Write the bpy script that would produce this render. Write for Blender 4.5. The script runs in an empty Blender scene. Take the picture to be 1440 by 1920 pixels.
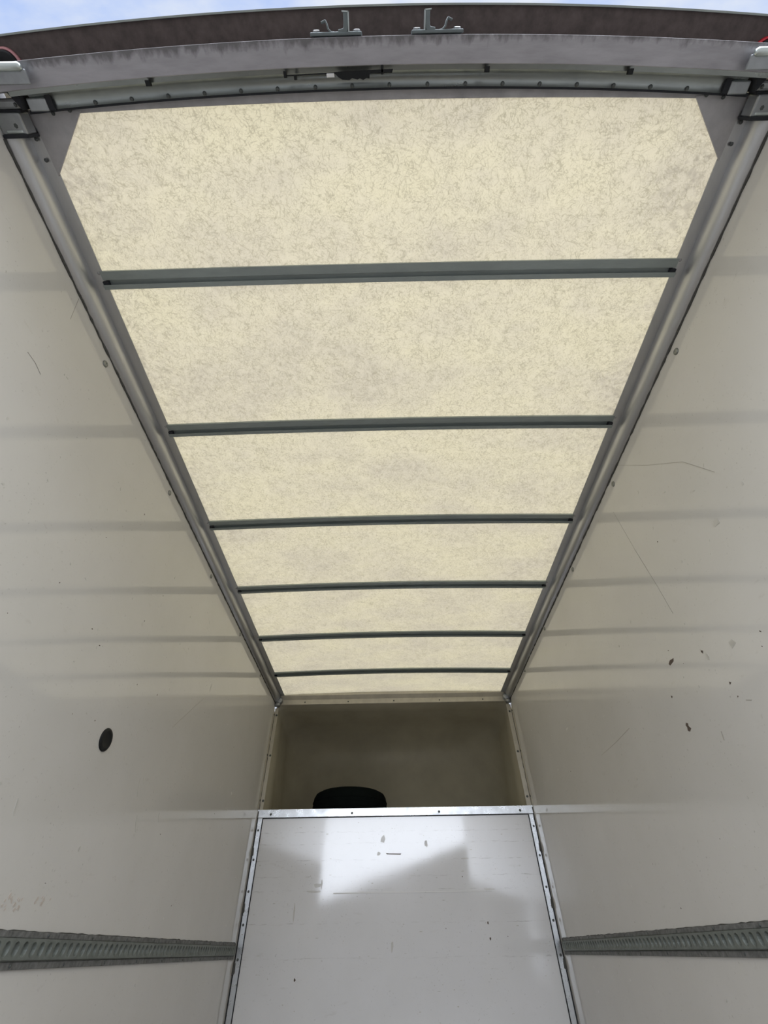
import bpy, bmesh, math, random
from mathutils import Vector
random.seed(7)
S = bpy.context.scene
C = S.collection
PI = math.pi
ZC = 1.62                      # camera height above the yard

# ------------------------------------------------------------------ camera
cam_d = bpy.data.cameras.new('camera')
cam_d.sensor_fit = 'VERTICAL'
cam_d.sensor_height = 24.0
cam_d.lens = 24.0 * 821.46 / 1920.0
cam_d.clip_start = 0.01
cam = bpy.data.objects.new('camera', cam_d)
C.objects.link(cam)
_p, _y, _r = 0.7874919, -0.0068424, -0.0149936
F = Vector((math.sin(_y) * math.cos(_p), math.cos(_y) * math.cos(_p), math.sin(_p)))
rt = Vector((math.cos(_y), -math.sin(_y), 0))
up = rt.cross(F)
R_ = rt * math.cos(_r) + up * math.sin(_r)
U_ = -rt * math.sin(_r) + up * math.cos(_r)
from mathutils import Matrix
cam.matrix_world = Matrix(((R_.x, U_.x, -F.x, -0.0235), (R_.y, U_.y, -F.y, 0.0),
                           (R_.z, U_.z, -F.z, ZC), (0, 0, 0, 1)))
S.camera = cam

# ------------------------------------------------------------------ world, sun, exposure
S.view_settings.view_transform = 'Standard'
S.view_settings.look = 'None'
S.view_settings.exposure = 0.0
S.view_settings.gamma = 1.0
S.view_settings.use_curve_mapping = False
S.cycles.use_denoising = True
S.cycles.max_bounces = 16
S.cycles.diffuse_bounces = 10
S.cycles.glossy_bounces = 8
S.cycles.sample_clamp_indirect = 6.0

wd = bpy.data.worlds.new('sky')
S.world = wd
wd.use_nodes = True
wn, wl = wd.node_tree.nodes, wd.node_tree.links
wn.clear()
o = wn.new('ShaderNodeOutputWorld')
bg = wn.new('ShaderNodeBackground')
tc = wn.new('ShaderNodeTexCoord')
sep = wn.new('ShaderNodeSeparateXYZ')
wl.new(tc.outputs['Generated'], sep.inputs[0])
ramp = wn.new('ShaderNodeValToRGB')
ramp.color_ramp.elements[0].position = 0.0
ramp.color_ramp.elements[0].color = (0.78, 0.82, 0.88, 1)
ramp.color_ramp.elements[1].position = 0.9
ramp.color_ramp.elements[1].color = (0.42, 0.57, 0.95, 1)
wl.new(sep.outputs['Z'], ramp.inputs[0])
mp = wn.new('ShaderNodeMapping')
mp.inputs['Scale'].default_value = (1.0, 2.2, 1.0)
mp.inputs['Rotation'].default_value = (0, 0, 0.5)
wl.new(tc.outputs['Generated'], mp.inputs[0])
nz = wn.new('ShaderNodeTexNoise')
nz.inputs['Scale'].default_value = 5.0
nz.inputs['Detail'].default_value = 8
nz.inputs['Roughness'].default_value = 0.55
wl.new(mp.outputs[0], nz.inputs['Vector'])
cr = wn.new('ShaderNodeValToRGB')
cr.color_ramp.elements[0].position = 0.28
cr.color_ramp.elements[1].position = 0.60
wl.new(nz.outputs['Fac'], cr.inputs[0])
mx = wn.new('ShaderNodeMix')
mx.data_type = 'RGBA'
wl.new(cr.outputs['Color'], mx.inputs['Factor'])
wl.new(ramp.outputs['Color'], mx.inputs['A'])
mx.inputs['B'].default_value = (0.80, 0.85, 0.93, 1)
# bright hazy cloud bank low in the sky behind the van
def wramp(src, p0, p1):
    r = wn.new('ShaderNodeMapRange')
    r.interpolation_type = 'SMOOTHSTEP'
    r.inputs['From Min'].default_value = p0
    r.inputs['From Max'].default_value = p1
    wl.new(src, r.inputs['Value'])
    return r.outputs[0]
hm = wn.new('ShaderNodeMath'); hm.operation = 'MULTIPLY'
wl.new(wramp(sep.outputs['Y'], -0.945, -0.985), hm.inputs[0])
wl.new(wramp(sep.outputs['Z'], 0.36, 0.14), hm.inputs[1])
# broad bright overcast behind the van, half-way up the sky
bm_ = wn.new('ShaderNodeMath'); bm_.operation = 'MULTIPLY'
wl.new(wramp(sep.outputs['Y'], -0.15, -0.60), bm_.inputs[0])
wl.new(wramp(sep.outputs['Z'], 0.12, 0.38), bm_.inputs[1])
bz = wn.new('ShaderNodeMix'); bz.data_type = 'RGBA'
wl.new(bm_.outputs[0], bz.inputs['Factor'])
wl.new(mx.outputs['Result'], bz.inputs['A'])
bz.inputs['B'].default_value = (4.5, 4.7, 5.0, 1)
hz = wn.new('ShaderNodeMix'); hz.data_type = 'RGBA'
wl.new(hm.outputs[0], hz.inputs['Factor'])
wl.new(bz.outputs['Result'], hz.inputs['A'])
hz.inputs['B'].default_value = (8.6, 9.2, 10.4, 1)
wl.new(hz.outputs['Result'], bg.inputs['Color'])
bg.inputs['Strength'].default_value = 1.0
wl.new(bg.outputs[0], o.inputs['Surface'])

sd = bpy.data.lights.new('sun', 'SUN')
sd.energy = 2.5
sd.angle = math.radians(0.6)
sd.color = (1.0, 0.95, 0.87)
sun = bpy.data.objects.new('sun', sd)
C.objects.link(sun)
sun.location = (3, 6, 12)
# light travels along -Z of the lamp: from ahead of the van, high up
sun.rotation_euler = Vector((-0.25, -0.62, -1.0)).to_track_quat('-Z', 'Y').to_euler()


# ------------------------------------------------------------------ materials
def newmat(name):
    m = bpy.data.materials.new(name)
    m.use_nodes = True
    nt = m.node_tree
    return m, nt.nodes, nt.links, nt.nodes['Principled BSDF']


def tex(n, l, kind, scale, vec, **kw):
    t = n.new(kind)
    t.inputs['Scale'].default_value = scale
    for k, v in kw.items():
        t.inputs[k].default_value = v
    l.new(vec, t.inputs['Vector'])
    return t


def rampn(n, l, src, p0, p1, c0=(0, 0, 0, 1), c1=(1, 1, 1, 1)):
    r = n.new('ShaderNodeValToRGB')
    r.color_ramp.elements[0].position = p0
    r.color_ramp.elements[1].position = p1
    r.color_ramp.elements[0].color = c0
    r.color_ramp.elements[1].color = c1
    l.new(src, r.inputs[0])
    return r


def mixc(n, l, fac, a, b, mode='MIX'):
    m = n.new('ShaderNodeMix')
    m.data_type = 'RGBA'
    m.blend_type = mode
    if hasattr(fac, 'is_output'):
        l.new(fac, m.inputs['Factor'])
    else:
        m.inputs['Factor'].default_value = fac
    for s, k in ((a, 'A'), (b, 'B')):
        if hasattr(s, 'is_output'):
            l.new(s, m.inputs[k])
        else:
            m.inputs[k].default_value = s
    return m.outputs['Result']


def mathn(n, l, op, a, b=None):
    m = n.new('ShaderNodeMath')
    m.operation = op
    for i, s in enumerate((a, b)):
        if s is None:
            continue
        if hasattr(s, 'is_output'):
            l.new(s, m.inputs[i])
        else:
            m.inputs[i].default_value = s
    return m.outputs[0]


def objco(n, l, scale=(1, 1, 1), rot=(0, 0, 0), inv=False):
    t = n.new('ShaderNodeTexCoord')
    m = n.new('ShaderNodeMapping')
    if inv:                                    # rotate first, then stretch
        m.vector_type = 'TEXTURE'
        scale = tuple(1.0 / q for q in scale)
    m.inputs['Scale'].default_value = scale
    m.inputs['Rotation'].default_value = rot
    l.new(t.outputs['Object'], m.inputs[0])
    return m.outputs[0]


def plain(name, col, rough=0.5, metal=0.0, var=0.15, vscale=14.0, bump=0.0, bscale=60, spec=0.5):
    m, n, l, b = newmat(name)
    v = objco(n, l)
    t = tex(n, l, 'ShaderNodeTexNoise', vscale, v, Detail=6.0, Roughness=0.6)
    r = rampn(n, l, t.outputs['Fac'], 0.3, 0.7, (1 - var, 1 - var, 1 - var, 1), (1 + var * .4, 1 + var * .4, 1 + var * .4, 1))
    c = mixc(n, l, 1.0, (*col, 1), r.outputs['Color'], 'MULTIPLY')
    l.new(c, b.inputs['Base Color'])
    b.inputs['Roughness'].default_value = rough
    b.inputs['Metallic'].default_value = metal
    b.inputs['Specular IOR Level'].default_value = spec
    if bump:
        t2 = tex(n, l, 'ShaderNodeTexNoise', bscale, v, Detail=4.0)
        bp = n.new('ShaderNodeBump')
        bp.inputs['Strength'].default_value = bump
        bp.inputs['Distance'].default_value = 0.002
        l.new(t2.outputs['Fac'], bp.inputs['Height'])
        l.new(bp.outputs[0], b.inputs['Normal'])
    return m


def white_panel(name, col, rough, lines=None, speck=1.0, wav=0.5, spec=0.6):
    """glossy white ply-faced panel: faint waviness, fine dirt specks and smudges"""
    m, n, l, b = newmat(name)
    v = objco(n, l)
    big = tex(n, l, 'ShaderNodeTexNoise', 2.2, v, Detail=5.0, Roughness=0.6)
    base = rampn(n, l, big.outputs['Fac'], 0.3, 0.7, (col[0] * .93, col[1] * .93, col[2] * .92, 1), (*col, 1)).outputs['Color']
    # fine specks
    sp = tex(n, l, 'ShaderNodeTexNoise', 95.0, v, Detail=3.0, Roughness=0.55)
    gate = tex(n, l, 'ShaderNodeTexNoise', 7.0, v, Detail=3.0)
    gs = rampn(n, l, gate.outputs['Fac'], 0.40, 0.65)
    ss = rampn(n, l, sp.outputs['Fac'], 0.64, 0.74)
    f = mathn(n, l, 'MULTIPLY', ss.outputs['Color'], gs.outputs['Color'])
    f = mathn(n, l, 'MULTIPLY', f, 0.55 * speck)
    base = mixc(n, l, f, base, (0.22, 0.21, 0.19, 1))
    # soft scuffs
    v2 = objco(n, l, (9, 14, 40), (0.7, 0, 0))
    sc = tex(n, l, 'ShaderNodeTexNoise', 1.0, v2, Detail=5.0, Roughness=0.65)
    s2 = rampn(n, l, sc.outputs['Fac'], 0.62, 0.80)
    f2 = mathn(n, l, 'MULTIPLY', s2.outputs['Color'], 0.35 * speck)
    base = mixc(n, l, f2, base, (0.40, 0.37, 0.33, 1))
    if lines:
        sx = n.new('ShaderNodeSeparateXYZ')
        l.new(v, sx.inputs[0])
        vs = objco(n, l, (16, 1, 160))
        dn = tex(n, l, 'ShaderNodeTexNoise', 1.0, vs, Detail=4.0, Roughness=0.6)
        ds = rampn(n, l, dn.outputs['Fac'], 0.52, 0.72)
        tot = None
        for z, w, k in lines:
            d = mathn(n, l, 'ABSOLUTE', mathn(n, l, 'SUBTRACT', sx.outputs['Z'], z))
            g = mathn(n, l, 'MULTIPLY', mathn(n, l, 'LESS_THAN', d, w), k)
            tot = g if tot is None else mathn(n, l, 'MAXIMUM', tot, g)
        ax = rampn(n, l, mathn(n, l, 'ABSOLUTE', sx.outputs['X']), 0.05, 0.9, (.30, .30, .30, 1))
        f3 = mathn(n, l, 'MULTIPLY', mathn(n, l, 'MULTIPLY', tot, ds.outputs['Color']), ax.outputs['Color'])
        base = mixc(n, l, f3, base, (0.20, 0.18, 0.17, 1))
    l.new(base, b.inputs['Base Color'])
    rr = rampn(n, l, big.outputs['Fac'], 0.3, 0.7, (rough * .8,) * 3 + (1,), (rough * 1.25,) * 3 + (1,))
    l.new(rr.outputs['Color'], b.inputs['Roughness'])
    b.inputs['Specular IOR Level'].default_value = spec
    w1 = tex(n, l, 'ShaderNodeTexNoise', 5.0, v, Detail=1.0)
    bp = n.new('ShaderNodeBump')
    bp.inputs['Strength'].default_value = wav
    bp.inputs['Distance'].default_value = 0.003
    l.new(w1.outputs['Fac'], bp.inputs['Height'])
    l.new(bp.outputs[0], b.inputs['Normal'])
    return m


def roof_material():
    """translucent chopped-strand glass fibre sheet"""
    m, n, l, b = newmat('translucent_fibreglass')
    n.remove(b)
    out = n['Material Output']
    tot = None
    for i, (sc, rz, asp, w, amp) in enumerate(((27, 0.1, 3.4, .026, .66), (29, 0.62, 3.4, .026, .66), (26, 1.15, 3.4, .026, .66), (30, 1.67, 3.4, .026, .66),
                                               (27, 2.2, 3.4, .026, .66), (29, 2.72, 3.4, .026, .66), (90, 0.4, 1.8, .05, .30))):
        v = objco(n, l, (1, asp, 1), (0, 0, rz), True)
        t = tex(n, l, 'ShaderNodeTexNoise', sc, v, Detail=1.0, Roughness=0.5)
        t.inputs['Distortion'].default_value = 0.25
        d = mathn(n, l, 'ABSOLUTE', mathn(n, l, 'SUBTRACT', t.outputs['Fac'], 0.46))
        r = rampn(n, l, d, 0.0, w, (amp,) * 3 + (1,), (0, 0, 0, 1)).outputs['Color']
        vg = objco(n, l, (1, 1.5, 1), (0, 0, rz), True)
        g = tex(n, l, 'ShaderNodeTexNoise', 17.0 + 2 * i, vg, Detail=2.0)
        gr = rampn(n, l, g.outputs['Fac'], 0.42, 0.52).outputs['Color']
        r = mathn(n, l, 'MULTIPLY', r, gr)
        tot = r if tot is None else mathn(n, l, 'ADD', tot, r)
    v = objco(n, l)
    # grime that gathers in clouds and along the edges of the sheet
    big = tex(n, l, 'ShaderNodeTexNoise', 2.6, objco(n, l, (1, 1.7, 1)), Detail=7.0, Roughness=0.62)
    bigr = rampn(n, l, big.outputs['Fac'], 0.45, 0.72).outputs['Color']
    fine = tex(n, l, 'ShaderNodeTexNoise', 55.0, v, Detail=3.0)
    finer = rampn(n, l, fine.outputs['Fac'], 0.45, 0.70).outputs['Color']
    sx = n.new('ShaderNodeSeparateXYZ')
    l.new(v, sx.inputs[0])
    edge = rampn(n, l, mathn(n, l, 'ABSOLUTE', sx.outputs['X']), 0.72, 0.93).outputs['Color']
    edge = mathn(n, l, 'MULTIPLY', mathn(n, l, 'MULTIPLY', edge, finer), 0.30)
    grime = mathn(n, l, 'ADD', mathn(n, l, 'MULTIPLY', mathn(n, l, 'MULTIPLY', bigr, mathn(n, l, 'ADD', mathn(n, l, 'MULTIPLY', finer, .6), .4)), 0.42), edge)
    warm = rampn(n, l, big.outputs['Fac'], 0.35, 0.65, (0.90, 0.81, 0.555, 1), (0.88, 0.79, 0.60, 1)).outputs['Color']
    clean = mixc(n, l, mathn(n, l, 'MINIMUM', tot, 0.85), warm, (0.44, 0.39, 0.26, 1))
    colr = mixc(n, l, grime, clean, (0.26, 0.22, 0.18, 1))
    tr = n.new('ShaderNodeBsdfTranslucent')
    df = n.new('ShaderNodeBsdfDiffuse')
    df.inputs['Color'].default_value = (0.62, 0.58, 0.46, 1)
    l.new(colr, tr.inputs['Color'])
    mxs = n.new('ShaderNodeMixShader')
    mxs.inputs[0].default_value = 0.315
    l.new(df.outputs[0], mxs.inputs[1])
    l.new(tr.outputs[0], mxs.inputs[2])
    l.new(mxs.outputs[0], out.inputs['Surface'])
    return m


def aluminium(name, col, rough, dirt=0.3, metal=0.85, streak=(1, 1, 1), edge=None):
    m, n, l, b = newmat(name)
    v = objco(n, l, streak)
    t = tex(n, l, 'ShaderNodeTexNoise', 18.0, v, Detail=6.0, Roughness=0.65)
    r = rampn(n, l, t.outputs['Fac'], 0.35, 0.72, (*col, 1), (col[0] * (1 - dirt), col[1] * (1 - dirt), col[2] * (1 - dirt), 1))
    base = r.outputs['Color']
    if edge:                                   # grime hanging in blots along one edge (y0, y1 with plan bow)
        y0, y1 = edge
        v0 = objco(n, l)
        sx = n.new('ShaderNodeSeparateXYZ')
        l.new(v0, sx.inputs[0])
        yy = mathn(n, l, 'SUBTRACT', sx.outputs['Y'], mathn(n, l, 'MULTIPLY', mathn(n, l, 'MULTIPLY', sx.outputs['X'], sx.outputs['X']), 0.0345))
        e = n.new('ShaderNodeMapRange')
        e.inputs['From Min'].default_value = y0
        e.inputs['From Max'].default_value = y1
        e.inputs['To Min'].default_value = 1.0
        e.inputs['To Max'].default_value = 0.0
        l.new(yy, e.inputs['Value'])
        vv = objco(n, l, (45, 22, 14))
        t3 = tex(n, l, 'ShaderNodeTexNoise', 1.0, vv, Detail=4.0, Roughness=0.6)
        s = mathn(n, l, 'ADD', mathn(n, l, 'MULTIPLY', e.outputs[0], 0.55), mathn(n, l, 'SUBTRACT', t3.outputs['Fac'], 0.28))
        xr = rampn(n, l, sx.outputs['X'], 0.0, 0.35, (0, 0, 0, 1), (.13, .13, .13, 1)).outputs['Color']
        s = mathn(n, l, 'SUBTRACT', s, xr)
        rr = rampn(n, l, s, 0.46, 0.72).outputs['Color']
        base = mixc(n, l, mathn(n, l, 'MULTIPLY', rr, .75), base, (0.12, 0.115, 0.12, 1))
    l.new(base, b.inputs['Base Color'])
    b.inputs['Metallic'].default_value = metal
    rg = rampn(n, l, t.outputs['Fac'], 0.3, 0.7, (rough * .85,) * 3 + (1,), (rough * 1.25,) * 3 + (1,))
    l.new(rg.outputs['Color'], b.inputs['Roughness'])
    return m


M = {}
M['wall'] = white_panel('white_wall_panel', (0.655, 0.645, 0.63), 0.07, wav=0.14)
M['bulkhead'] = white_panel('white_bulkhead_panel', (0.775, 0.78, 0.81), 0.07,
                            lines=[(ZC + z, .0040, .55) for z in (.604, .537, .446, .359, .289, .130, -.026)], speck=0.8, wav=0.10, spec=0.8)
M['chip'] = plain('exposed_ply', (0.10, 0.075, 0.06), 0.8)
M['smudge'] = plain('grey_scuff', (0.56, 0.55, 0.52), 0.35)
M['faint'] = plain('faint_scuff', (0.60, 0.59, 0.57), 0.2)
M['redmark'] = plain('reddish_scuff', (0.54, 0.49, 0.45), 0.5)
M['scratch'] = plain('scratch_line', (0.38, 0.36, 0.33), 0.5)
M['roof'] = roof_material()
M['rail'] = aluminium('cant_rail_aluminium', (0.58, 0.59, 0.61), 0.36, 0.12, .9, (1, .2, 1))
M['bow'] = aluminium('roof_bow_galvanised', (0.33, 0.375, 0.37), 0.42, 0.15, 0.4, (.3, 1, 1))
M['header'] = aluminium('header_aluminium', (0.42, 0.41, 0.44), 0.45, 0.22, 0.6, (.4, 2, 1), edge=(-0.066, -0.036))
M['channel'] = aluminium('header_channel_aluminium', (0.36, 0.39, 0.39), 0.30, 0.2, 0.95, (.4, 1, 1))
M['trim'] = aluminium('edge_trim_aluminium', (0.47, 0.46, 0.475), 0.5, 0.15, 0.6)
M['bright'] = aluminium('bright_frame_aluminium', (0.66, 0.68, 0.70), 0.28, 0.22, 0.9)
M['corner'] = plain('painted_corner_angle', (0.56, 0.53, 0.46), 0.45, 0.2, .15)
M['brown'] = plain('brown_textured_underside', (0.105, 0.082, 0.078), 0.8, 0, .35, 40, 0.5, 170)
M['capedge'] = plain('roof_cap_edge', (0.34, 0.38, 0.36), 0.5)
M['dark'] = plain('dark_gap', (0.02, 0.022, 0.028), 0.8)
M['black'] = plain('black_plastic', (0.010, 0.011, 0.012), 0.6, spec=.25)
M['tyre'] = plain('tyre_rubber', (0.006, 0.008, 0.008), 1.0, spec=.03)
M['mastic'] = plain('grey_black_mastic', (0.07, 0.07, 0.065), 0.8)
M['track'] = plain('galvanised_track', (0.19, 0.212, 0.20), 0.55, 0.3, .22, 30, 0.25, 200)
M['trackedge'] = plain('track_edge_strip', (0.19, 0.195, 0.195), 0.65, 0.25, .5, 60, 0.4, 150)
M['rivet'] = plain('dull_rivet', (0.10, 0.11, 0.11), 0.5, 0.4)
M['screw'] = plain('zinc_screw', (0.30, 0.31, 0.29), 0.4, 0.75)
M['steel'] = plain('bracket_steel', (0.38, 0.40, 0.42), 0.38, 0.75, .3)
M['keeper'] = plain('keeper_steel', (0.17, 0.20, 0.21), 0.45, 0.5, .3)
M['hinge'] = plain('hinge_steel', (0.62, 0.68, 0.68), 0.3, 0.85, .3)
M['red'] = plain('red_lens', (0.65, 0.03, 0.05), 0.2)
M['pink'] = plain('faded_red_lens', (0.62, 0.30, 0.32), 0.25)
M['tag'] = plain('white_tag', (0.75, 0.75, 0.75), 0.5)
M['pod'] = plain('olive_beige_moulding', (0.43, 0.40, 0.315), 0.20, 0, .14, 3.0)
M['floor'] = plain('brown_ply_floor', (0.30, 0.27, 0.235), 0.6, 0, .3, 8)
M['ground'] = plain('yard_concrete', (0.30, 0.29, 0.275), 0.9, 0, .3, 2)
M['brick'] = plain('dark_render', (0.13, 0.125, 0.12), 0.9, 0, .2, 2)
M['slate'] = plain('dark_slates', (0.07, 0.07, 0.075), 0.8)
M['hedge'] = plain('hedge_green', (0.05, 0.075, 0.03), 0.9, 0, .5, 12)
M['paint'] = plain('white_van_paint', (0.75, 0.76, 0.77), 0.3)


# ------------------------------------------------------------------ builders
class MB:
    """collects shapes, then links them as one mesh (z is given relative to the camera height)"""
    def __init__(s):
        s.v, s.f, s.m, s.sm = [], [], [], []
        s.mi = 0
        s.smooth = False

    def add(s, vs, fs):
        k = len(s.v)
        s.v += [tuple(v) for v in vs]
        for f in fs:
            s.f.append([i + k for i in f])
            s.m.append(s.mi)
            s.sm.append(s.smooth)

    def box(s, x0, x1, y0, y1, z0, z1):
        s.add([(x, y, z) for z in (z0, z1) for x, y in ((x0, y0), (x1, y0), (x1, y1), (x0, y1))],
              [(3, 2, 1, 0), (4, 5, 6, 7), (0, 1, 5, 4), (1, 2, 6, 5), (2, 3, 7, 6), (3, 0, 4, 7)])

    def loft(s, rings, closed=True, caps=True):
        n = len(rings[0])
        k = n if closed else n - 1
        vs = [p for r in rings for p in r]
        fs = []
        for i in range(len(rings) - 1):
            for j in range(k):
                a, b = i * n + j, i * n + (j + 1) % n
                fs.append((a, b, b + n, a + n))
        if caps and closed:
            fs.append(tuple(range(n))[::-1])
            fs.append(tuple((len(rings) - 1) * n + j for j in range(n)))
        s.add(vs, fs)

    def sweep_x(s, prof, x0, x1, n=24, bow=0.0, camber=0.0, closed=True):
        """prof: (y, z) points; bow moves the ends towards +y, camber lifts the middle"""
        rings = []
        for i in range(n + 1):
            x = x0 + (x1 - x0) * i / n
            t = (x / .93) ** 2
            rings.append([(x, y + bow * t, z + camber * (1 - t)) for y, z in prof])
        s.loft(rings, closed)

    def sweep_y(s, prof, y0, y1, n=1, closed=True):
        s.loft([[(x, y0 + (y1 - y0) * i / n, z) for x, z in prof] for i in range(n + 1)], closed)

    def lathe(s, c, axis, prof, n=20):
        """prof: (radius, height along axis)"""
        a = Vector(axis).normalized()
        u = a.orthogonal().normalized()
        w = a.cross(u)
        c = Vector(c)
        rings = [[c + a * h + (u * math.cos(2 * PI * j / n) + w * math.sin(2 * PI * j / n)) * r for j in range(n)] for r, h in prof]
        s.loft(rings, True, True)

    def tube(s, pts, r, n=8):
        rings = []
        for i, p in enumerate(pts):
            p = Vector(p)
            d = Vector(pts[min(i + 1, len(pts) - 1)]) - Vector(pts[max(i - 1, 0)])
            d.normalize()
            u = d.cross(Vector((.3, .9, .2))).normalized()
            w = d.cross(u)
            rr = r[i] if isinstance(r, (list, tuple)) else r
            rings.append([p + (u * math.cos(2 * PI * j / n) + w * math.sin(2 * PI * j / n)) * rr for j in range(n)])
        s.loft(rings)

    def strip(s, pts, wdt, th=0.004):
        """flat bar bent through pts in the x-z plane, given width along y"""
        a = [(x, y - wdt / 2, z) for x, y, z in pts]
        rings = []
        for i, (x, y, z) in enumerate(pts):
            x0, _, z0 = pts[max(i - 1, 0)]
            x1, _, z1 = pts[min(i + 1, len(pts) - 1)]
            d = Vector((x1 - x0, 0, z1 - z0)).normalized()
            nrm = Vector((-d.z, 0, d.x)) * th / 2
            rings.append([(x + nrm.x, y - wdt / 2, z + nrm.z), (x + nrm.x, y + wdt / 2, z + nrm.z),
                          (x - nrm.x, y + wdt / 2, z - nrm.z), (x - nrm.x, y - wdt / 2, z - nrm.z)])
        s.loft(rings)

    def build(s, name, mats, parent=None, bevel=0.0):
        if not isinstance(mats, (list, tuple)):
            mats = [mats]
        off = parent_origin(parent)
        me = bpy.data.meshes.new(name)
        me.from_pydata([(x - off[0], y - off[1], z + ZC - off[2]) for x, y, z in s.v], [], s.f)
        for m in mats:
            me.materials.append(m)
        for p, i, sm in zip(me.polygons, s.m, s.sm):
            p.material_index = i
            p.use_smooth = sm
        bm = bmesh.new()
        bm.from_mesh(me)
        bmesh.ops.recalc_face_normals(bm, faces=bm.faces)
        bm.to_mesh(me)
        bm.free()
        ob = bpy.data.objects.new(name, me)
        C.objects.link(ob)
        if parent is not None:
            ob.parent = parent
        if bevel:
            b = ob.modifiers.new('bevel', 'BEVEL')
            b.width = bevel
            b.segments = 2
            b.limit_method = 'ANGLE'
        return ob


def parent_origin(p):
    o = Vector((0, 0, 0))
    while p is not None:
        o += p.location
        p = p.parent
    return o


def thing(name, label, cat, loc, group=None):
    e = bpy.data.objects.new(name, None)
    e.empty_display_size = 0.05
    e.location = (loc[0], loc[1], loc[2] + ZC)
    C.objects.link(e)
    return tag(e, label, cat, group)


def tag(ob, label, cat, group=None):
    ob['label'] = label
    ob['category'] = cat
    if group:
        ob['group'] = group
    return ob


def struct(ob, label=None, cat=None):
    ob['kind'] = 'structure'
    if label:
        ob['label'] = label
        ob['category'] = cat
    return ob


def copy_part(src, parent, loc):
    c = src.copy()
    C.objects.link(c)
    c.parent = parent
    c.location = loc
    return c


YB = 3.794            # bulkhead plane
ZF = -0.77            # van floor
ZR = 1.567            # roof edge
CAM = 0.016           # roof camber

# ------------------------------------------------------------------ ground and surroundings
m = MB(); m.box(-40, 40, -45, 25, -ZC - .05, -ZC)
struct(m.build('ground', M['ground']), 'grey concrete yard under the van', 'ground')
m = MB(); m.box(-1.0, 1.0, 0.0, YB - 0.01, ZF - .04, ZF)
struct(m.build('floor', M['floor']), 'brown ply floor of the van body', 'floor')
# a gabled building and a boundary wall across the yard, seen only as reflections
bd = bpy.data.objects.new('yard_building', None); C.objects.link(bd)
bd.location = (0, 0, 0); struct(bd, 'dark gabled building across the yard behind the van', 'building')
m = MB(); m.box(-3, 15, -24, -15, -ZC, 1.35)
m.add([(-3.3, -15, 1.3), (15.3, -15, 1.3), (6, -15, 4.0), (-3.3, -24, 1.3), (15.3, -24, 1.3), (6, -24, 4.0)],
      [(0, 1, 2), (3, 5, 4), (0, 2, 5, 3), (1, 4, 5, 2), (0, 3, 4, 1)])
m.build('wall', M['brick'], bd)
m = MB(); m.box(2.6, 3.9, -15.03, -14.97, -0.6, 0.7); m.box(6.2, 7.5, -15.03, -14.97, -0.6, 0.7)
m.build('window', M['slate'], bd)
m = MB(); m.box(-22, -3.4, -15.2, -15.0, -ZC, 1.32)
struct(m.build('yard_wall', M['brick']), 'dark boundary wall across the yard behind the van', 'wall')


# ------------------------------------------------------------------ walls
def wall_mesh(name, side, marks):
    mb = MB()
    xi, xo = side * 1.0, side * 1.03
    a, b = min(xi, xo), max(xi, xo)
    mb.box(a, b, -0.02, YB, ZF - .04, 1.60)
    for mi, polys in marks:
        mb.mi = mi
        for pl in polys:
            n = len(pl)
            eps = side * (1.0 - random.uniform(.0003, .0010))
            mb.add([(eps, y, z) for y, z in pl] + [(side * 1.0, y, z) for y, z in pl],
                   [tuple(range(n))] + [(i, (i + 1) % n, n + (i + 1) % n, n + i) for i in range(n)])
    return mb.build(name, [M['wall'], M['chip'], M['smudge'], M['scratch'], M['redmark']])


def line_poly(pts, w=0.0016):
    out = []
    for (y0, z0), (y1, z1) in zip(pts[:-1], pts[1:]):
        d = math.hypot(y1 - y0, z1 - z0)
        ny, nz_ = -(z1 - z0) / d * w / 2, (y1 - y0) / d * w / 2
        out.append([(y0 + ny, z0 + nz_), (y1 + ny, z1 + nz_), (y1 - ny, z1 - nz_), (y0 - ny, z0 - nz_)])
    return out


def blob(y, z, ry, rz, n=9, ang=0.0):
    pts = []
    for i in range(n):
        a = 2 * PI * i / n
        k = random.uniform(.65, 1.2)
        u, w = ry * k * math.cos(a), rz * k * math.sin(a)
        pts.append((y + u * math.cos(ang) - w * math.sin(ang), z + u * math.sin(ang) + w * math.cos(ang)))
    return pts


def specks(n, y0, y1, z0, z1, r0=.0012, r1=.004):
    return [blob(random.uniform(y0, y1), random.uniform(z0, z1), random.uniform(r0, r1), random.uniform(r0, r1 * 1.6), 6, random.uniform(0, 3)) for _ in range(n)]


ring = [(1.228, .647), (1.209, .648), (1.202, .632), (1.228, .627)]
marksR = [
    (1, [[(1.528, .739), (1.503, .735), (1.511, .727), (1.54, .725), (1.544, .733)],
         [(1.606, .549), (1.596, .544), (1.6, .537), (1.592, .526), (1.606, .52), (1.615, .526), (1.61, .535), (1.613, .543)],
         [(1.354, .688), (1.346, .682), (1.352, .675), (1.357, .683)], [(1.312, .564), (1.306, .559), (1.315, .556)],
         [(1.312, .522), (1.308, .519), (1.315, .517)], [(1.617, .648), (1.610, .642), (1.618, .638)]]
     + specks(22, .9, 3.4, .05, 1.3, .001, .0025)),
    (2, [ring, blob(1.34, .66, .006, .012), blob(1.0, .93, .02, .012), blob(2.1, .5, .015, .008), blob(2.7, .9, .02, .006)]
     + specks(110, .6, 3.6, -.2, 1.35, .0015, .005)),
    (3, line_poly([(1.228, 1.495), (1.093, 1.327), (.959, 1.179), (.891, 1.042)], .0014)
     + line_poly([(1.411, 1.388), (1.404, 1.163), (1.391, .979), (1.387, .847)], .0014)
     + line_poly([(2.358, .664), (2.165, .661), (1.998, .666)], .0013)
     + line_poly([(1.456, .471), (1.463, .447)], .003) + line_poly([(1.29, .50), (1.27, .492)], .002)),
]
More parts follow.
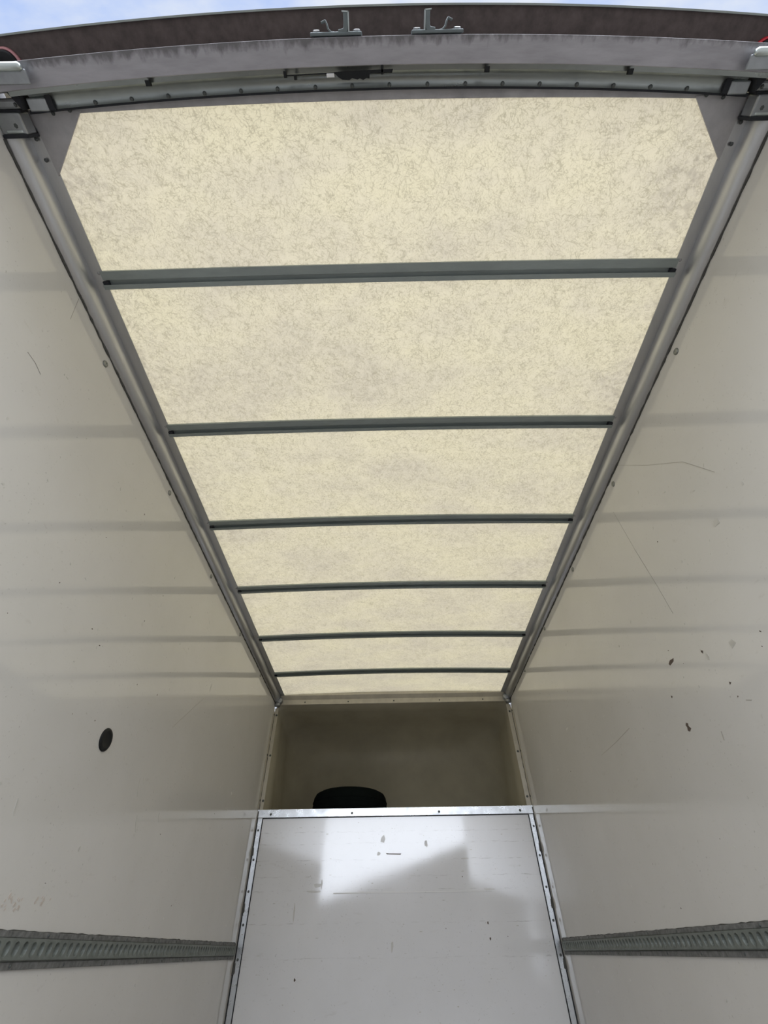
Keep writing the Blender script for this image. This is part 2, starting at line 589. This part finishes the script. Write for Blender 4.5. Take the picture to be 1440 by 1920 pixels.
wall_r = struct(wall_mesh('wall_right', 1, marksR), 'white right side wall of the van body', 'wall')
marksL = [
    (1, specks(26, .6, 3.5, -.05, 1.35, .001, .0025)),
    (2, [blob(1.759, .515, .010, .009, 8), blob(1.95, .493, .006, .02, 7, .4), blob(2.008, .35, .006, .03, 7, .5), blob(2.183, .409, .005, .02, 7, .5),
         blob(1.931, .46, .006, .028, 7, .4), blob(1.328, .277, .004, .02, 7, .4), blob(3.084, .691, .012, .008), blob(2.351, 1.027, .006, .02),
         blob(1.45, .06, .01, .006)] + specks(140, .6, 3.6, -.2, 1.35, .0015, .005)),
    (3, line_poly([(.521, 1.174), (.554, 1.177), (.586, 1.171)], .0012) + line_poly([(.523, 1.409), (.492, 1.496)], .0014)
     + line_poly([(2.3, .95), (2.05, .72)], .0012)),
    (4, specks(16, 1.44, 1.52, .085, .115, .002, .005) + specks(10, 1.57, 1.65, .103, .12, .002, .005)),
]
wall_l = struct(wall_mesh('wall_left', -1, marksL), 'white left side wall of the van body with a black plug', 'wall')

# screws of the side walls, just under the cant rails
sm_ = MB(); sm_.smooth = True
sm_.lathe((0, 0, -ZC), (1, 0, 0), [(.0120, 0), (.0120, .0015), (.0095, .0045), (.005, .0058), (.0026, .0058), (.0026, .0035), (.0001, .0035)], 14)
screw0 = sm_.build('screw', M['screw'], wall_l)
first = True
for side, w_ in ((-1, wall_l), (1, wall_r)):
    for y in (.095, .70, 1.318, 1.948, 2.585, 3.20):
        z = 1.462 + .008 * y + ZC
        if first:
            screw0.location = (-1.0, y, z); first = False
            continue
        c = copy_part(screw0, w_, (side * 1.0, y, z))
        c.rotation_euler = (0, 0, PI if side > 0 else 0)

# round black plug on the left wall
m = MB(); m.smooth = True
m.lathe((-1.0, 1.595, .523), (1, 0, 0), [(.036, 0), (.036, .002), (.033, .005), (.024, .006), (.022, .0045), (.0001, .0045)], 32)
tag(m.build('wall_plug', M['black']), 'small round black plug set in the white left wall', 'plug')

# ------------------------------------------------------------------ bulkhead
def wall_front():
    mb = MB()
    mb.box(-1.0, 1.0, YB + .004, YB + .03, ZF - .04, .735)
    def mark(mi, pl):
        mb.mi = mi
        n = len(pl)
        mb.add([(x, YB + .0034, z) for x, z in pl] + [(x, YB + .004, z) for x, z in pl],
               [tuple(range(n))] + [(i, (i + 1) % n, n + (i + 1) % n, n + i) for i in range(n)])
    mark(1, [(-.072, .482), (-.066, .474), (.030, .471), (.034, .480), (.028, .477), (-.05, .479)])
    for x, z, r in ((.567, .123, .007), (.57, .051, .007), (-.622, -.113, .007), (.437, .350, .004), (.30, .1, .003), (.68, .06, .003)):
        mark(1, blob(x, z, r * .8, r * 1.2, 7))
    for x, z, a, b in ((-.528, .316, .03, .012), (-.50, .325, .006, .03), (-.04, .023, .008, .03), (-.666, .19, .006, .05), (.21, .53, .012, .02),
                       (-.09, .56, .02, .022), (-.12, .478, .015, .012), (-.55, .285, .05, .006), (.47, .445, .03, .004), (.6, .285, .04, .004)):
        mark(2, blob(x, z, a, b, 10))
    for _ in range(70):
        mark(2, blob(random.uniform(-.95, .95), random.uniform(-.4, .68), random.uniform(.0015, .012), random.uniform(.0012, .003), 6))
    # raised seam that catches the light
    mb.mi = 0
    mb.sweep_x([(YB + .004, .2715), (YB + .0022, .2722), (YB + .004, .278)], -.42, .62, 8)
    return mb.build('wall_front', [M['bulkhead'], M['chip'], M['faint']])


struct(wall_front(), 'glossy white lower bulkhead wall at the front of the body', 'wall')


HC = 0.0


def rivet_src(name, r, h, axis, mat, parent, loc):
    mb = MB(); mb.smooth = True
    mb.lathe((0, 0, -ZC), axis, [(r, 0), (r, h * .35), (r * .7, h * .85), (r * .25, h), (.0001, h)], 12)
    ob = mb.build(name, mat, None)
    ob.parent = parent
    ob.location = loc
    return ob


# top rail of the bulkhead
t = thing('bulkhead_top_rail', 'horizontal silver rail capping the white lower bulkhead', 'rail', (0, YB, .72))
m = MB(); m.box(-.995, .995, YB - .006, YB + .012, .694, .744)
m.box(-.995, .995, YB + .012, YB + .05, .738, .744)
m.build('rail_strip', M['bright'], t, .0015)
r0 = rivet_src('screw', .008, .004, (0, -1, 0), M['rivet'], t, (-.904, -.006, -.006))
for x in (-.314, .317, .904):
    copy_part(r0, t, (x, -.006, -.006))
m = MB(); m.box(-.96, .96, YB - .002, YB + .004, .6895, .694)
m.build('shadow_gap', M['dark'], t)

# side strips of the bulkhead
for side, nm in ((-1, 'left'), (1, 'right')):
    t = thing('bulkhead_side_strip', f'bright metal strip down the {nm} edge of the white lower bulkhead', 'trim', (side * .98, YB, ZF), 'bulkhead side strips')
    m = MB()
    a, b = sorted((side * .962, side * .992))
    m.box(a, b, YB - .005, YB + .004, ZF, .692)
    a, b = sorted((side * .992, side * .999))
    m.build('strip', M['bright'], t, .0012)
    m = MB(); m.box(a, b, YB - .004, YB + .003, ZF, .735)
    a, b = sorted((side * .957, side * .962))
    m.box(a, b, YB - .001, YB + .004, ZF, .690)
    m.build('shadow_gap', M['dark'], t)
    r0 = None
    for z in (.62, .455, .290, .13, -.024):
        if r0 is None:
            r0 = rivet_src('screw', .007, .003, (0, -1, 0), M['rivet'], t, (-side * .001, -.005, z - ZF))
        else:
            copy_part(r0, t, (-side * .001, -.005, z - ZF))
    for z in (.50, .21, -.06):
        m = MB()
        m.add([(side * .985, YB - .012, z - .02), (side * .999, YB - .016, z - .03), (side * .999, YB - .016, z + .03), (side * .988, YB - .010, z + .02),
               (side * .985, YB - .003, z - .02), (side * .999, YB - .003, z - .03), (side * .999, YB - .003, z + .03), (side * .988, YB - .003, z + .02)],
              [(0, 1, 2, 3), (7, 6, 5, 4), (0, 4, 5, 1), (1, 5, 6, 2), (2, 6, 7, 3), (3, 7, 4, 0)])
        m.build('sealant_blob', M['mastic'], t)

# upper corner angles (either side of the overcab opening)
for side, nm in ((-1, 'left'), (1, 'right')):
    t = thing('corner_angle', f'beige upright angle at the {nm} edge of the dark overhead compartment', 'trim', (side * .99, YB, .744), 'upright corner angles')
    m = MB()
    wd_ = .036 if side > 0 else .028
    a, b = sorted((side * (.997 - wd_), side * .997))
    m.box(a, b, YB - .004, YB + .004, .744, 1.47)
    a, b = sorted((side * .996, side * .9995))
    m.box(a, b, YB - .045, YB - .004, .744, 1.44)
    m.build('angle_strip', M['corner'], t, .001)
    m = MB()
    pts = [(side * (.996 + random.uniform(-.002, .001)), YB - .006, .744 + .68 * i / 24) for i in range(25)]
    m.tube(pts, [.0022 + random.uniform(-.001, .001) for _ in pts], 6)
    m.build('sealant_line', M['mastic'], t)
    r0 = None
    for z in (.80, 1.105, 1.412):
        for dx, dy, ax in ((-.013, -.004, (0, -1, 0)), (.0055, -.022, (-side, 0, 0))):
            mm = rivet_src('screw', .008, .004, ax, M['rivet'], t, (side * dx, dy, z - .744))

# ------------------------------------------------------------------ overcab pod (dark moulded nose)
def pod():
    mb = MB(); mb.smooth = True
    # cross-sections going forward from the opening: half width, floor z, ceiling z
    secs = [(0.0, .985, .72, 1.515), (.20, .975, .72, 1.505), (.44, .965, .72, 1.49)]
    for k in range(1, 9):
        a = PI / 2 * k / 8
        secs.append((.44 + .27 * math.sin(a), .965 - .27 * (1 - math.cos(a)), .72, 1.49 - .16 * (1 - math.cos(a))))
    rings = []
    for d, hw, z0, z1 in secs:
        rr = .05 + d * .16
        pts = []
        for cx_, cz, a0 in ((hw - rr, z0 + rr, -PI / 2), (hw - rr, z1 - rr, 0), (-hw + rr, z1 - rr, PI / 2), (-hw + rr, z0 + rr, PI)):
            for k in range(8):
                a = a0 + PI / 2 * k / 7
                zq = cz + rr * math.sin(a)
                pts.append((cx_ + rr * math.cos(a), YB + .012 + d + (.46 * (1.52 - zq) - .08) * d / .71, zq))
        rings.append(pts)
    mb.loft(rings, True, False)
    # close the back with shrinking rings so that it shades smoothly
    last = rings[-1]
    cx_, cy_, cz_ = (sum(p[i] for p in last) / len(last) for i in range(3))
    inner = [[(cx_ + (p[0] - cx_) * k, cy_ + (p[1] - cy_) * k, cz_ + (p[2] - cz_) * k) for p in last] for k in (1, .85, .6, .3, .02)]
    mb.loft(inner, True, False)
    mb.add(inner[-1], [tuple(range(len(last)))])
    ob = mb.build('wall_nose', M['pod'])
    bm = bmesh.new(); bm.from_mesh(ob.data)
    bmesh.ops.remove_doubles(bm, verts=bm.verts, dist=.0008)
    bmesh.ops.recalc_face_normals(bm, faces=bm.faces)
    bm.to_mesh(ob.data); bm.free()
    so = ob.modifiers.new('solid', 'SOLIDIFY')
    so.thickness = .008
    so.offset = 1
    return ob


struct(pod(), 'dark olive moulded nose of the overcab compartment', 'wall')

# tyre lying in the overcab compartment
tx, ty, tz = -.365, 4.20, .735
t = thing('tyre', 'black tyre lying flat in the dark overhead compartment behind the bulkhead rail', 'tyre', (tx, ty, tz))
m = MB(); m.smooth = True
m.lathe((tx, ty, tz), (0, 0, 1), [(.19, .03), (.22, .008), (.262, .004), (.288, .020), (.297, .05), (.299, .085), (.297, .12), (.292, .148), (.278, .172), (.25, .186), (.215, .182), (.19, .160), (.186, .09), (.19, .03)], 56)
m.build('carcass', M['tyre'], t)
m = MB()
for z in (.055, .085, .115):
    m.lathe((tx, ty, tz + z), (0, 0, 1), [(.2985, -.004), (.3005, -.003), (.3005, .003), (.2985, .004), (.297, 0)], 56)
m.build('tread_rib', M['tyre'], t)
m = MB(); m.smooth = True
m.lathe((tx, ty, tz), (0, 0, 1), [(.188, .03), (.188, .16), (.175, .155), (.165, .10), (.06, .115), (.05, .13), (.0001, .13), (.0001, .09), (.16, .08), (.17, .03), (.188, .03)], 40)
m.build('wheel_rim', M['black'], t)

# ------------------------------------------------------------------ roof
def roof():
    mb = MB(); mb.smooth = True
    rings = []
    for i in range(33):
        x = -.985 + 1.97 * i / 32
        z = ZR + .004 + CAM * (1 - (x / .93) ** 2)
        rings.append([(x, .0 + (YB + .01) * j / 12, z) for j in range(13)])
    mb.loft(rings, closed=False, caps=False)
    return mb.build('ceiling', M['roof'])


struct(roof(), 'translucent cream fibreglass roof sheet of the van body', 'roof')

# roof bows
BOWS = [(.434, .487), (1.022, 1.076), (1.607, 1.667), (2.180, 2.250), (2.768, 2.843), (3.335, 3.418)]
words = ['nearest the open rear', 'second from the open rear', 'third from the open rear', 'fourth from the open rear', 'fifth from the open rear', 'nearest the front bulkhead']
th = .002
bprof = [(0, .003), (.052, .003), (.052, -.0165), (.0375, -.0165), (.0375, -.0145), (.050, -.0145), (.050, .001), (.026, .001), (.026, -.006), (0, -.006)]
bow_src = None
for i, ((y0, _), wd_) in enumerate(zip(BOWS, words)):
    y0 *= .997
    t = thing('roof_bow', f'grey metal roof bow crossing the cream roof, {wd_}', 'roof bow', (0, y0, ZR), 'roof bows')
    if bow_src is None:
        mb = MB(); mb.sweep_x([(y0 + a, ZR + b) for a, b in bprof], -.935, .935, 28, 0, CAM)
        ch = mb.build('channel', M['bow'], t)
        ends = []
        for sgn in (-1, 1):
            mb = MB(); a, b = sorted((sgn * .918, sgn * .935))
            mb.box(a, b, y0 + .029, y0 + .049, ZR - .013, ZR + .003)
            ends.append(mb.build('end_block', M['dark'], t))
        bow_src = [ch] + ends
    else:
        for src in bow_src:
            copy_part(src, t, src.location)

# ------------------------------------------------------------------ cant rails
rail_prof = [(.926, 1.5665), (.926, 1.5635), (.962, 1.5625), (.9645, 1.5585), (.9655, 1.550), (.9665, 1.541), (.970, 1.530), (.976, 1.520), (.984, 1.5125), (.992, 1.5085), (.999, 1.5065), (.999, 1.600), (.93, 1.5665)]
for side, nm in ((-1, 'left'), (1, 'right')):
    t = thing('cant_rail', f'rounded aluminium rail along the roof edge above the {nm} wall', 'rail', (side * .97, .1, 1.53), 'roof edge rails')
    m = MB(); m.smooth = False
    # rounded part with finer steps
    prof = [(.962, 1.5630)]
    for k in range(17):
        a = PI * .5 * k / 16
        prof.append((1.0 - .0365 * math.cos(a) ** .85, 1.5630 - .0565 * math.sin(a) ** 1.05 if k else 1.5630))
    prof += [(.9995, 1.600), (.962, 1.600)]
    m.smooth = True
    m.sweep_y([(side * x, z) for x, z in prof], .10, YB - .03, 1)
    rl = m.build('round_rail', M['rail'], t)
    e = rl.modifiers.new('edges', 'EDGE_SPLIT'); e.split_angle = math.radians(35)
    m = MB()
    m.sweep_y([(side * x, z) for x, z in ((.927, 1.5655), (.927, 1.5630), (.964, 1.5615), (.964, 1.5655))], .062, YB - .002, 1)
    m.build('flange', M['rail'], t)
    m = MB(); m.smooth = True
    n = 190
    pts, rad = [], []
    for i in range(n + 1):
        y = .10 + (YB - .14) * i / n
        pts.append((side * (.9985 + random.uniform(-.0005, .0005)), y, 1.5055 + random.uniform(-.0022, .0012)))
        rad.append(random.uniform(.0018, .0046))
    m.tube(pts, rad, 6)
    m.build('sealant_bead', M['mastic'], t)
    r0 = None
    for (ya, yb) in BOWS:
        for y in (ya + .004, ya + .045):
            loc = (side * .940 - side * .97, y - .1, 1.5625 - 1.53)
            if r0 is None:
                r0 = rivet_src('rivet', .0045, .0025, (0, 0, -1), M['trim'], t, loc)
            else:
                copy_part(r0, t, loc)
    # light grey end casting at the front corner
    m = MB(); m.smooth = True
    m.lathe((side * .972, YB - .045, 1.525), (0, 1, 0), [(.028, 0), (.032, .006), (.032, .038), (.024, .044)], 20)
    m.lathe((side * .978, YB - .025, 1.475), (0, 0, 1), [(.020, 0), (.024, .006), (.026, .03)], 16)
    m.build('end_casting', M['steel'], t)

# front roof trim
t = thing('front_roof_trim', 'silver angle trim where the cream roof meets the dark nose', 'trim', (0, YB, 1.53))
m = MB()
m.sweep_x([(YB - .032, 1.5665), (YB - .032, 1.5625), (YB - .006, 1.536), (YB - .004, 1.498), (YB + .006, 1.496), (YB + .02, 1.64), (YB - .01, 1.64)], -.965, .965, 2)
m.build('angle_strip', M['corner'], t, .001)
r0 = rivet_src('screw', .006, .003, (0, -1, 0), M['rivet'], t, (-.75, -.005, -.014))
for x in (-.38, .01, .40, .77):
    copy_part(r0, t, (x, -.005, -.014))

# ------------------------------------------------------------------ load-lashing tracks
def track_face(side):
    mb = MB()
    x = side
    def P(d, y, z): return (x * (1.0 - d), y, z)
    zc, hh = .0145, .0195
    y0, pitch, n = .06, .038, 97
    # lips above and below the slotted web
    for za, zb, zq in ((.034, .038, .043), (-.005, -.009, -.014)):
        pass
    y1 = y0 + pitch * n
    mb.add([P(.0, y0, .037), P(.010, y0, .034), P(.010, y1, .034), P(.0, y1, .037)], [(0, 1, 2, 3)])
    mb.add([P(.0, y0, -.010), P(.010, y0, -.0055), P(.010, y1, -.0055), P(.0, y1, -.010)], [(0, 1, 2, 3)])
    K = 16
    ry, rz = .0128, .0152
    for i in range(n):
        ya = y0 + pitch * i
        yc = ya + pitch / 2
        outer, inner, back = [], [], []
        for k in range(K):
            a = 2 * PI * k / K
            c_, s_ = math.cos(a), math.sin(a)
            q = 1 / max(abs(c_), abs(s_))
            outer.append(P(.010, yc + pitch / 2 * c_ * q, zc + hh * s_ * q))
            sl = .0
            inner.append(P(.010, yc + sl + ry * c_, zc + rz * s_))
            back.append(P(.0008, yc + sl + ry * .8 * c_, zc + rz * .85 * s_))
        mb.loft([outer, inner, back], True, False)
        mb.add(back, [tuple(range(K))])
    return mb


for side, nm in ((-1, 'left'), (1, 'right')):
    t = thing('lashing_track', f'grey slotted metal lashing track running along the {nm} wall', 'track', (side, .06, 0), 'wall lashing tracks')
    track_face(side).build('slotted_channel', M['track'], t)
    for za, zb in ((.036, .048), (-.0225, -.0085)):
        m = MB(); a, b = sorted((side * 1.0, side * .9945))
        m.box(a, b, .06, 3.746, za, zb)
        m.build('edge_flange', M['trackedge'], t, .001)
    r0 = None
    for i in range(14):
        for zz in (-.0155, .042):
            loc = (-side * .0055, .24 + i * .255 + (.12 if zz > 0 else 0), zz)
            if r0 is None:
                r0 = rivet_src('fixing', .0042, .0022, (-side, 0, 0), M['rivet'], t, loc)
            else:
                copy_part(r0, t, loc)
    m = MB(); m.smooth = True
    pts, rad = [], []
    for i in range(161):
        pts.append((side * .9985, .06 + 3.68 * i / 160, .0485 + random.uniform(-.001, .0012)))
        rad.append(random.uniform(.0010, .0024))
    m.tube(pts, rad, 6)
    m.build('sealant_bead', M['mastic'], t)

# ------------------------------------------------------------------ rear header
BW = .030
t = thing('rear_header', 'wide grey metal header beam across the open rear of the van', 'header', (0, 0, 1.5))
m = MB()
m.sweep_x([(-.066, 1.484), (-.018, 1.484), (-.018, 1.560), (-.066, 1.620)], -.999, .999, 32, BW, CAM)
m.build('beam', M['header'], t, .001)
m = MB()
m.sweep_x([(-.018, 1.496), (-.009, 1.499), (-.009, 1.560), (-.018, 1.560)], -.93, .93, 32, BW, CAM)
m.build('step_lip', M['channel'], t)
m = MB(); m.smooth = True
m.sweep_x([(-.009, 1.520), (-.003, 1.528), (.006, 1.533), (.014, 1.533), (.0215, 1.529), (.0215, 1.560), (-.009, 1.560)], -.90, .90, 32, BW, CAM)
cv = m.build('cove_channel', M['channel'], t)
e = cv.modifiers.new('edges', 'EDGE_SPLIT'); e.split_angle = math.radians(40)
m = MB()
m.sweep_x([(.0205, 1.532), (.026, 1.532), (.026, 1.565), (.0205, 1.565)], -.92, .92, 32, BW, CAM)
m.build('dark_joint', M['dark'], t)
m = MB()
rings = []
for i in range(33):
    x = -.945 + 1.89 * i / 32
    tt = (x / .93) ** 2
    z = 1.5605 + CAM * (1 - tt)
    rings.append([(x, .0245 + BW * tt, z), (x, .0450 + .015 * tt, z), (x, .0450 + .015 * tt, z + .006), (x, .0245 + BW * tt, z + .006)])
m.loft(rings)
m.build('edge_trim', M['trim'], t, .0006)
r0 = None
for x in (-.744, -.65, -.556, -.463, -.37, -.277, -.181, -.088, .006, .102, .198, .292, .386, .48, .573, .667, .76):
    tt = (x / .93) ** 2
    loc = (x, .0165 + BW * tt, 1.5305 - 1.5 + CAM * (1 - tt))
    if r0 is None:
        r0 = rivet_src('rivet', .0048, .004, (0, 0, -1), M['rivet'], t, loc)
    else:
        copy_part(r0, t, loc)
for x in (-.58, .241, .587):
    tt = (x / .93) ** 2
    m = MB(); yb = -.010 + BW * tt; zb = 1.482 + CAM * (1 - tt)
    m.box(x - .0055, x + .0055, yb - .004, yb + .007, zb - .004, zb + .01)
    m.build('hole_plug', M['black'], t, .001)  # small black boxes stand in for dark square holes by the lip

# brown underside of the overhanging roof cap
t = thing('roof_overhang', 'brown textured underside of the roof cap overhanging the rear', 'roof edge', (0, -.1, 1.6))
m = MB()
m.sweep_x([(-.119, 1.600), (-.05, 1.600), (-.05, 1.625), (-.119, 1.625)], -1.06, 1.06, 40, BW * 1.1, CAM)
m.build('soffit', M['brown'], t)
m = MB()
m.sweep_x([(-.1225, 1.594), (-.119, 1.594), (-.119, 1.630), (-.1225, 1.630)], -1.06, 1.06, 40, BW * 1.1, CAM)
m.build('edge_lip', M['capedge'], t)

# lock keepers on the outer face of the header
def keeper(x0, flip, label):
    k = thing('lock_keeper', label, 'lock keeper', (x0, -.07, 1.51), 'door lock keepers on the header')
    z0 = 1.515
    def X(u): return x0 + flip * u
    mb = MB()
    a, b = sorted((X(-.060), X(.060)))
    mb.box(a, b, -.074, -.067, z0 - .012, z0 + .03)
    mb.build('base_plate', M['keeper'], k, .002)
    # tall blunt horn: bar bending out towards the rear
    mb = MB()
    def bar(pts, w, th_):
        rings = []
        for i, (u, y) in enumerate(pts):
            u0, y0 = pts[max(i - 1, 0)]; u1, y1 = pts[min(i + 1, len(pts) - 1)]
            d = Vector((u1 - u0, y1 - y0)).normalized(); nn = Vector((-d.y, d.x)) * th_ / 2
            rings.append([(X(u + nn.x), y + nn.y, z0 - w / 2), (X(u - nn.x), y - nn.y, z0 - w / 2), (X(u - nn.x), y - nn.y, z0 + w / 2), (X(u + nn.x), y + nn.y, z0 + w / 2)])
        mb.loft(rings)
    bar([(.006, -.072), (.018, -.0735), (.023, -.078), (.0245, -.088), (.0245, -.1045)], .022, .011)
    mb.build('horn', M['keeper'], k, .0015)
    mb = MB()
    bar([(.030, -.073), (.0305, -.105)], .024, .002)
    bar([(.031, -.1045), (.016, -.1055)], .024, .002)
    mb.build('worn_edge', M['hinge'], k)
    mb = MB()
    bar([(-.002, -.072), (-.012, -.074), (-.018, -.079), (-.0205, -.087), (-.023, -.092), (-.033, -.0885)], .018, .0035)
    mb.build('hook', M['keeper'], k, .0008)
    for u in (-.046, .048):
        mb = MB(); mb.lathe((X(u), -.074, z0), (0, -1, 0), [(.0085, 0), (.0085, .003), (.006, .004), (.0001, .004)], 6)
        mb.build('bolt', M['steel'], k)


keeper(-.118, 1, 'steel door lock keeper on the header, left of the middle')
keeper(.118, -1, 'steel door lock keeper on the header, right of the middle')

# torn black fitting under the middle of the header
t = thing('latch_fitting', 'thin black bar with ragged housing and white tag under the header middle', 'fitting', (-.1, -.005, 1.5))
zz = 1.494
m = MB(); m.tube([(-.247, -.004, zz), (-.14, -.006, zz), (-.02, -.0065, zz), (.012, -.0075, zz)], [.0014, .0014, .003, .0032], 8)
m.build('bar', M['black'], t)
m = MB()
top = [(-.125, -.009), (-.03, -.0095), (.014, -.0105)]
outl = [(-.128, -.008), (-.118, .001), (-.108, .0055), (-.092, .0065), (-.085, .003), (-.072, .0055), (-.066, .004), (-.058, .0065), (-.050, .0035), (-.043, .0045), (-.042, -.0035), (-.015, -.0055), (.012, -.0055), (.014, -.011), (-.03, -.0105), (-.1, -.0095)]
n = len(outl)
m.add([(x, y, zz - .006) for x, y in outl] + [(x, y, zz + .004) for x, y in outl],
      [tuple(range(n)), tuple(range(2 * n - 1, n - 1, -1))] + [(i, (i + 1) % n, n + (i + 1) % n, n + i) for i in range(n)])
m.build('housing', M['black'], t)
for x, y0, y1 in ((-.246, -.012, .000), (-.222, -.005, .004), (-.012, -.0185, -.002)):
    m = MB(); m.box(x - .003, x + .003, y0, y1, zz - .006, zz + .012)
    m.build('clip', M['black'], t, .001)
m = MB(); m.box(-.146, -.127, -.006, .001, zz - .004, zz + .003)
m.build('white_tag', M['tag'], t, .001)['label'] = 'small white tag'

# corner gussets of the roof
for side, nm in ((-1, 'left'), (1, 'right')):
    t = thing('corner_gusset', f'dark grey triangular plate in the rear {nm} corner of the roof', 'plate', (side * .9, .1, 1.56), 'roof corner gussets')
    pts = [(.803, .052), (.968, .046), (.968, .068), (.934, .082), (.931, .186)]
    k = len(pts)
    m = MB()
    vs = [(side * x, y, 1.5585 + CAM * (1 - (x / .93) ** 2)) for x, y in pts]
    m.add(vs + [(a, b, c + .004) for a, b, c in vs], [tuple(range(k)), tuple(range(2 * k - 1, k - 1, -1))] + [(i, (i + 1) % k, k + (i + 1) % k, k + i) for i in range(k)])
    m.build('plate', M['trim'], t)
    r0 = None
    for x, y in ((.875, .055), (.83, .050), (.946, .072), (.947, .105), (.946, .150)):
        loc = (side * x - side * .9, y - .1, 1.5575 - 1.56 + CAM * (1 - (x / .93) ** 2))
        if r0 is None:
            r0 = rivet_src('rivet', .0048, .0035, (0, 0, -1), M['rivet'], t, loc)
        else:
            copy_part(r0, t, loc)

# rear corner castings, hinges, marker lamps and posts
for side, nm in ((-1, 'left'), (1, 'right')):
    s = side
    t = thing('corner_casting', f'dark steel casting joining the rear frame to the {nm} roof rail', 'bracket', (s * .96, .05, 1.5), 'rear corner castings')
    def bx(x0, x1, y0, y1, z0, z1, mb):
        a, b = sorted((s * x0, s * x1)); mb.box(a, b, y0, y1, z0, z1)
    m = MB(); bx(.934, .998, .050, .094, 1.508, 1.553, m); m.build('block', M['steel'], t, .004)
    m = MB(); bx(.932, .998, .092, .0995, 1.503, 1.555, m); m.build('collar', M['dark'], t, .001)
    m = MB(); bx(.942, .985, .083, .091, 1.506, 1.516, m); m.build('collar_glint', M['hinge'], t, .003)  # brighter steel bar stands in for the highlight on the collar
    m = MB(); bx(.932, 1.03, .024, .045, 1.518, 1.60, m); m.build('post_cap', M['steel'], t, .006)
    m = MB(); bx(.934, .998, .045, .050, 1.52, 1.555, m); m.build('joint', M['dark'], t)
    m = MB()
    a = [(s * .945, .010, 1.512), (s * .912, .012, 1.512), (s * .922, .046, 1.512)]
    m.add(a + [(x, y, 1.56) for x, y, z in a], [(0, 1, 2), (5, 4, 3), (0, 3, 4, 1), (1, 4, 5, 2), (2, 5, 3, 0)])
    m.build('opening', M['dark'], t)
    m = MB(); bx(.862, .912, .024, .05, 1.525, 1.56, m); m.build('end_plate', M['steel'], t, .003)
    m = MB(); bx(.848, .862, .015, .048, 1.526, 1.56, m); m.build('gap', M['dark'], t)
    m = MB(); bx(.862, .915, .047, .052, 1.527, 1.56, m); m.build('gap', M['dark'], t)
    m = MB(); m.lathe((s * .955, .075, 1.512), (0, 0, -1), [(.007, 0), (.007, .003), (.004, .005), (.0001, .005)], 6)
    m.build('bolt', M['rivet'], t)
    m = MB(); m.lathe((s * .938, .036, 1.517), (0, 0, -1), [(.005, 0), (.003, .003), (.0001, .003)], 6)
    m.build('bolt', M['rivet'], t)

    t = thing('door_hinge', f'shiny steel hinge knuckle under the {nm} end of the rear header', 'hinge', (s * .93, -.03, 1.47), 'rear door hinges')
    yq = -.030 + (.006 if s > 0 else 0)
    m = MB(); m.smooth = True
    m.tube([(s * .852, yq, 1.462), (s * .858, yq, 1.462), (s * 1.02, yq, 1.462)], [.005, .0085, .0085], 14)
    m.build('knuckle', M['hinge'], t)
    m = MB(); bx(.848, 1.02, yq + .004, yq + .030, 1.462, 1.470, m)
    m.build('leaf', M['steel'], t, .002)

    t = thing('marker_lamp', f'small round red marker lamp at the {nm} end of the brown roof overhang', 'lamp', (s * .955, -.05, 1.6), 'rear marker lamps')
    yl = -.0345 if s < 0 else -.020
    m = MB(); m.smooth = True
    m.lathe((s * .955, yl, 1.600), (0, 0, -1), [(.028, 0), (.028, .014), (.024, .018), (.0001, .018)], 28)
    m.build('housing', M['black'], t)
    m = MB(); m.smooth = True
    m.lathe((s * .955, yl, 1.600), (0, 0, -1), [(.034, 0), (.0335, .006), (.030, .010), (.028, .008), (.028, 0)], 28)
    m.build('lens', M['pink'] if s < 0 else M['red'], t)

    t = thing('rear_post', f'silver upright post of the rear frame on the {nm} side', 'post', (s * 1.03, -.02, ZF), 'rear frame posts')
    m = MB(); bx(1.0, 1.06, -.075, -.02, ZF - .04, 1.60, m)
    m.build('post', M['header'], t)
# van chassis below the floor, so the box does not hover over the yard
t = thing('chassis', 'dark chassis beam and wheels below the van floor', 'chassis', (0, 2, -ZC))
m = MB(); m.box(-.5, -.4, 0, YB + 1.5, -1.0, ZF - .04); m.box(.4, .5, 0, YB + 1.5, -1.0, ZF - .04)
m.build('beam', M['dark'], t)
for s in (-1, 1):
    m = MB(); m.smooth = True
    m.lathe((s * .72, 1.6, -ZC + .33), (s, 0, 0), [(.2, 0), (.31, .01), (.33, .04), (.33, .17), (.31, .2), (.2, .21)], 32)
    m.build('wheel', M['tyre'], t)
